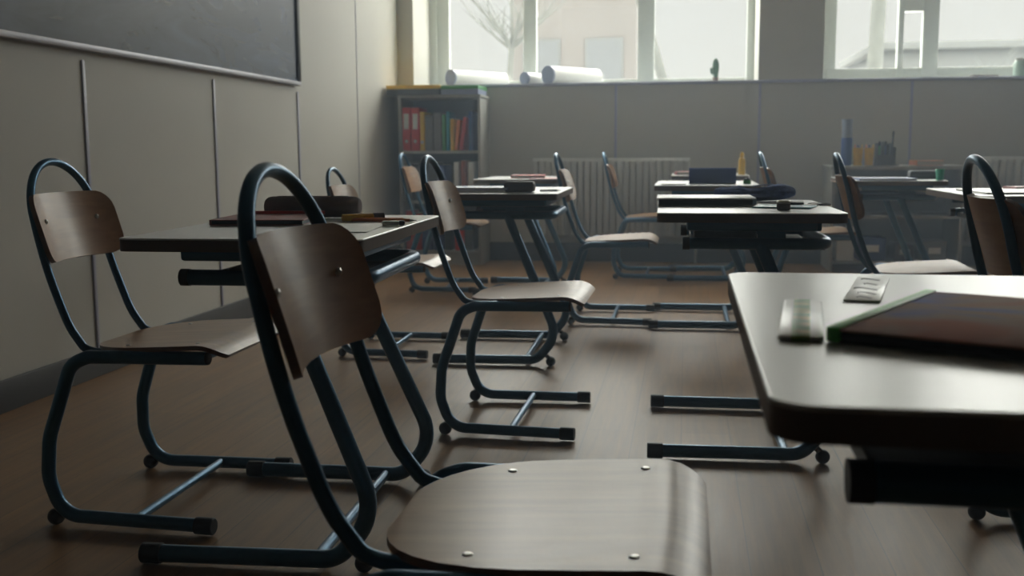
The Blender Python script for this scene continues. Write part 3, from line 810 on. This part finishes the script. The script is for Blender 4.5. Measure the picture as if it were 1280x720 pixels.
for (r_, z) in ((.010, .024), (.014, .035), (.017, .06), (.021, .09), (.020, .12), (.015, .145), (.008, .158), (.002, .161)):
    rings.append([bm.verts.new((r_*(1+.10*math.cos(8*2*PI*k/seg))*math.cos(2*PI*k/seg), r_*(1+.10*math.cos(8*2*PI*k/seg))*math.sin(2*PI*k/seg), z)) for k in range(seg)])
for a, b in zip(rings, rings[1:]):
    for k in range(seg): bm.faces.new((a[k], a[(k+1) % seg], b[(k+1) % seg], b[k]))
bm.faces.new(rings[0][::-1]); bm.faces.new(rings[-1])
add_tube(bm, fillet([(-.012, 0, .055), (-.030, 0, .060), (-.031, 0, .095)], .01, 5), .008, 12)
obj('stem', bm, M['cactus'], ct)
fb = thing('flat_box', 'low dark green leather case lying on the right window ledge', 'case', (1.985, 7.68, SILL+.0006), .05)
bm = box(-.085, .085, -.04, .04, 0, .024, .008, 3)
for v in bm.verts: v.co.z *= 1-.3*abs(v.co.x+.02)/.085
obj('case_body', bm, M['brown'], fb)
gp = thing('glass_jar', 'pale green jar on the window ledge at the right edge', 'jar', (2.23, 7.70, SILL+.0006))
obj('jar_body', lathe([(0, 0), (.05, 0), (.056, .01), (.056, .09), (.045, .11), (0, .11)], 26), mat('pale_green_glass', (.40, .55, .46), .2), gp)
obj('lid', lathe([(.047, .1102), (.047, .125), (0, .126)], 26), M['frame'], gp)

# ------------------------------------------------------------------ outside
struct('ground', box(-40, 40, YB+TH+.02, 70, -1.0, -.9), M['snowbounce'], None)
def tree(x, y, h_, r_, lean, label):
    t = thing('bare_tree', label, 'tree', (x, y, -.9), 0, 'bare trees outside the windows')
    rnd = random.Random(int(x*100)+7)
    trunk = [Vector((0, 0, 0)), Vector((lean*.25*h_*.3, 0, h_*.3)), Vector((lean*h_*.6, .1, h_*.6)), Vector((lean*h_*.9, 0, h_))]
    pp = fillet(trunk, 2., 5)
    obj('trunk', tube(pp, lambda q: r_*(1-.75*q), 14), M['bark'], t)
    bm = bmesh.new()
    for k in range(22):
        f = .62+.37*rnd.random(); i = min(len(pp)-2, int(f*(len(pp)-1))); p = pp[i]
        a = rnd.random()*2*PI; ln = h_*(.14+.2*rnd.random())
        q = p+Vector((math.cos(a)*ln*.6, math.sin(a)*ln*.6, ln*.45)); e = q+Vector((math.cos(a+.4)*ln*.3, math.sin(a+.4)*ln*.3, ln*.4))
        add_tube(bm, [p, q, e], lambda u, r0=r_*.28: r0*(1-.85*u), 7)
        for w_ in range(3):
            b = p.lerp(q, .4+.25*w_); a2 = a+rnd.uniform(-1.2, 1.2)
            add_tube(bm, [b, b+Vector((math.cos(a2)*ln*.3, math.sin(a2)*ln*.3, ln*.25))], lambda u, r0=r_*.12: r0*(1-.8*u), 5)
    obj('branches', bm, M['bark'], t)
tree(-.08, 16.5, 7., .12, -.17, 'pale leaning bare tree seen through the left window near its right mullion')
tree(2.62, 16., 7.5, .17, .02, 'pale bare tree seen at the left of the right window')
tree(-4.4, 26., 7., .12, .03, 'faint bare tree seen through the left pane of the left window')
def building(x0, x1, y0, y1, h_, m, rows, cols, label):
    t = thing('building', label, 'building', ((x0+x1)/2, y0, -.9)); a = (x1-x0)/2
    obj('facade', box(-a, a, 0, y1-y0, 0, h_, .02), m, t)
    obj('roof', box(-a-.3, a+.3, -.3, y1-y0+.3, h_, h_+.25, .03), m, t)
    for i in range(rows):
        for j in range(cols):
            x = -a+(j+.5)*2*a/cols; z = 1.0+i*2.8
            f = obj('facade_window', box(x-.6, x+.6, -.05, .02, z, z+1.4, .01), M['facade2'], t)
            obj('glazing', box(x-.52, x+.52, -.07, -.051, z+.08, z+1.32), M['pane'], f)
building(-5.6, -1.6, 34, 42, 9, M['facade'], 3, 2, 'pale pinkish house seen through the middle of the left window')
building(6.5, 14., 38, 46, 5.0, M['facade2'], 1, 3, 'pale grey low house seen through the right window')
def shrub(x, y, s_, label):
    t = thing('washed_out_shrub', label, 'shrub', (x, y, -.9), 0, 'washed-out shrubs outside'); rnd = random.Random(int(x*50)+3)
    bm = bmesh.new()
    for k in range(70):
        a = rnd.random()*2*PI; b = rnd.random(); ln = s_*(.7+.5*rnd.random())
        q = Vector((math.cos(a)*b*ln*.5, math.sin(a)*b*ln*.5, ln*.6)); e = Vector((math.cos(a)*b*ln*.8, math.sin(a)*b*ln*.8, ln))
        add_tube(bm, [Vector((0, 0, 0)), q, e], lambda u: .03*(1-.8*u), 5)
        for w_ in range(7):
            p = q.lerp(e, rnd.random()); a2 = rnd.random()*2*PI
            add_tube(bm, [p, p+Vector((math.cos(a2)*.25, math.sin(a2)*.25, .22))*s_*.4], lambda u: .014*(1-.7*u), 4)
    obj('stems', bm, M['shrubm'], t)
shrub(-4.6, 18., 2.6, 'washed-out shrub behind the left pane of the left window')
shrub(4.6, 18., 2.3, 'washed-out shrub seen through the right window')
shrub(8.0, 24., 3.2, 'washed-out shrub at the right edge beyond the right window')

# ------------------------------------------------------------------ light
w = bpy.data.worlds.new('sky'); sc.world = w; w.use_nodes = True
nt = w.node_tree; bg = nt.nodes['Background']
tc = N(nt, 'ShaderNodeTexCoord'); sp = N(nt, 'ShaderNodeSeparateXYZ'); nt.links.new(tc.outputs['Generated'], sp.inputs[0])
cr = N(nt, 'ShaderNodeValToRGB'); e = cr.color_ramp.elements
e[0].position = 0.; e[0].color = (.97, .97, .925, 1); e[1].position = 1.; e[1].color = (1.0, .985, .94, 1)
x = e.new(.16); x.color = (.93, .935, .92, 1)
nt.links.new(sp.outputs['Z'], cr.inputs['Fac'])
st = N(nt, 'ShaderNodeMapRange'); st.inputs['From Min'].default_value = .138; st.inputs['From Max'].default_value = .26
st.inputs['To Min'].default_value = 1.08; st.inputs['To Max'].default_value = 12.5
nt.links.new(sp.outputs['Z'], st.inputs['Value']); nt.links.new(st.outputs[0], bg.inputs['Strength'])
nt.links.new(cr.outputs['Color'], bg.inputs['Color'])
for (a, b) in (W1, W2):
    ld = bpy.data.lights.new('window_portal', 'AREA'); ld.shape = 'RECTANGLE'; ld.size = b-a; ld.size_y = WTOP-SILL
    ld.cycles.is_portal = True
    lo_ = bpy.data.objects.new('window_portal', ld); COL.objects.link(lo_)
    lo_.location = ((a+b)/2, YB+TH+.01, (SILL+WTOP)/2); lo_.rotation_euler = (-PI/2, 0, 0)

hm = bpy.data.materials.new('room_haze'); hm.use_nodes = True; nt = hm.node_tree; nt.nodes.remove(nt.nodes['Principled BSDF'])
vs_ = N(nt, 'ShaderNodeVolumeScatter', Color=(.70, .84, 1., 1), Density=.031, Anisotropy=.45)
nt.links.new(vs_.outputs[0], nt.nodes['Material Output'].inputs['Volume'])
tag(obj('room_haze', box(XL-.1, XR+.1, YN-.1, YB+.554, -.03, ZC+.05), hm), 'thin bluish haze filling the classroom air', 'haze', None, 'stuff')

# ------------------------------------------------------------------ camera
F, TH_, PSI, ROLL = 1316.7, .1299, .1629, -.005
cd = bpy.data.cameras.new('camera'); cam = bpy.data.objects.new('camera', cd); COL.objects.link(cam); sc.camera = cam
cd.sensor_width = 36; cd.lens = F*36/1280; cd.clip_start = .02; cd.clip_end = 200
f = Vector((-math.sin(PSI)*math.cos(TH_), math.cos(PSI)*math.cos(TH_), -math.sin(TH_)))
r = Vector((math.cos(PSI), math.sin(PSI), 0)); u = r.cross(f)
c, s = math.cos(ROLL), math.sin(ROLL)
r2 = c*r+s*u; u2 = -s*r+c*u
mw = Matrix((r2, u2, -f)).transposed().to_4x4(); mw.translation = Vector((0, 0, .80))
cam.matrix_world = mw
cd.dof.use_dof = True; cd.dof.focus_distance = 1.95; cd.dof.aperture_fstop = 6.4

sc.view_settings.view_transform = 'Standard'; sc.view_settings.look = 'None'
sc.view_settings.exposure = .07; sc.view_settings.gamma = 1.; sc.view_settings.use_curve_mapping = False
sc.cycles.max_bounces = 8; sc.cycles.diffuse_bounces = 5; sc.cycles.use_denoising = True
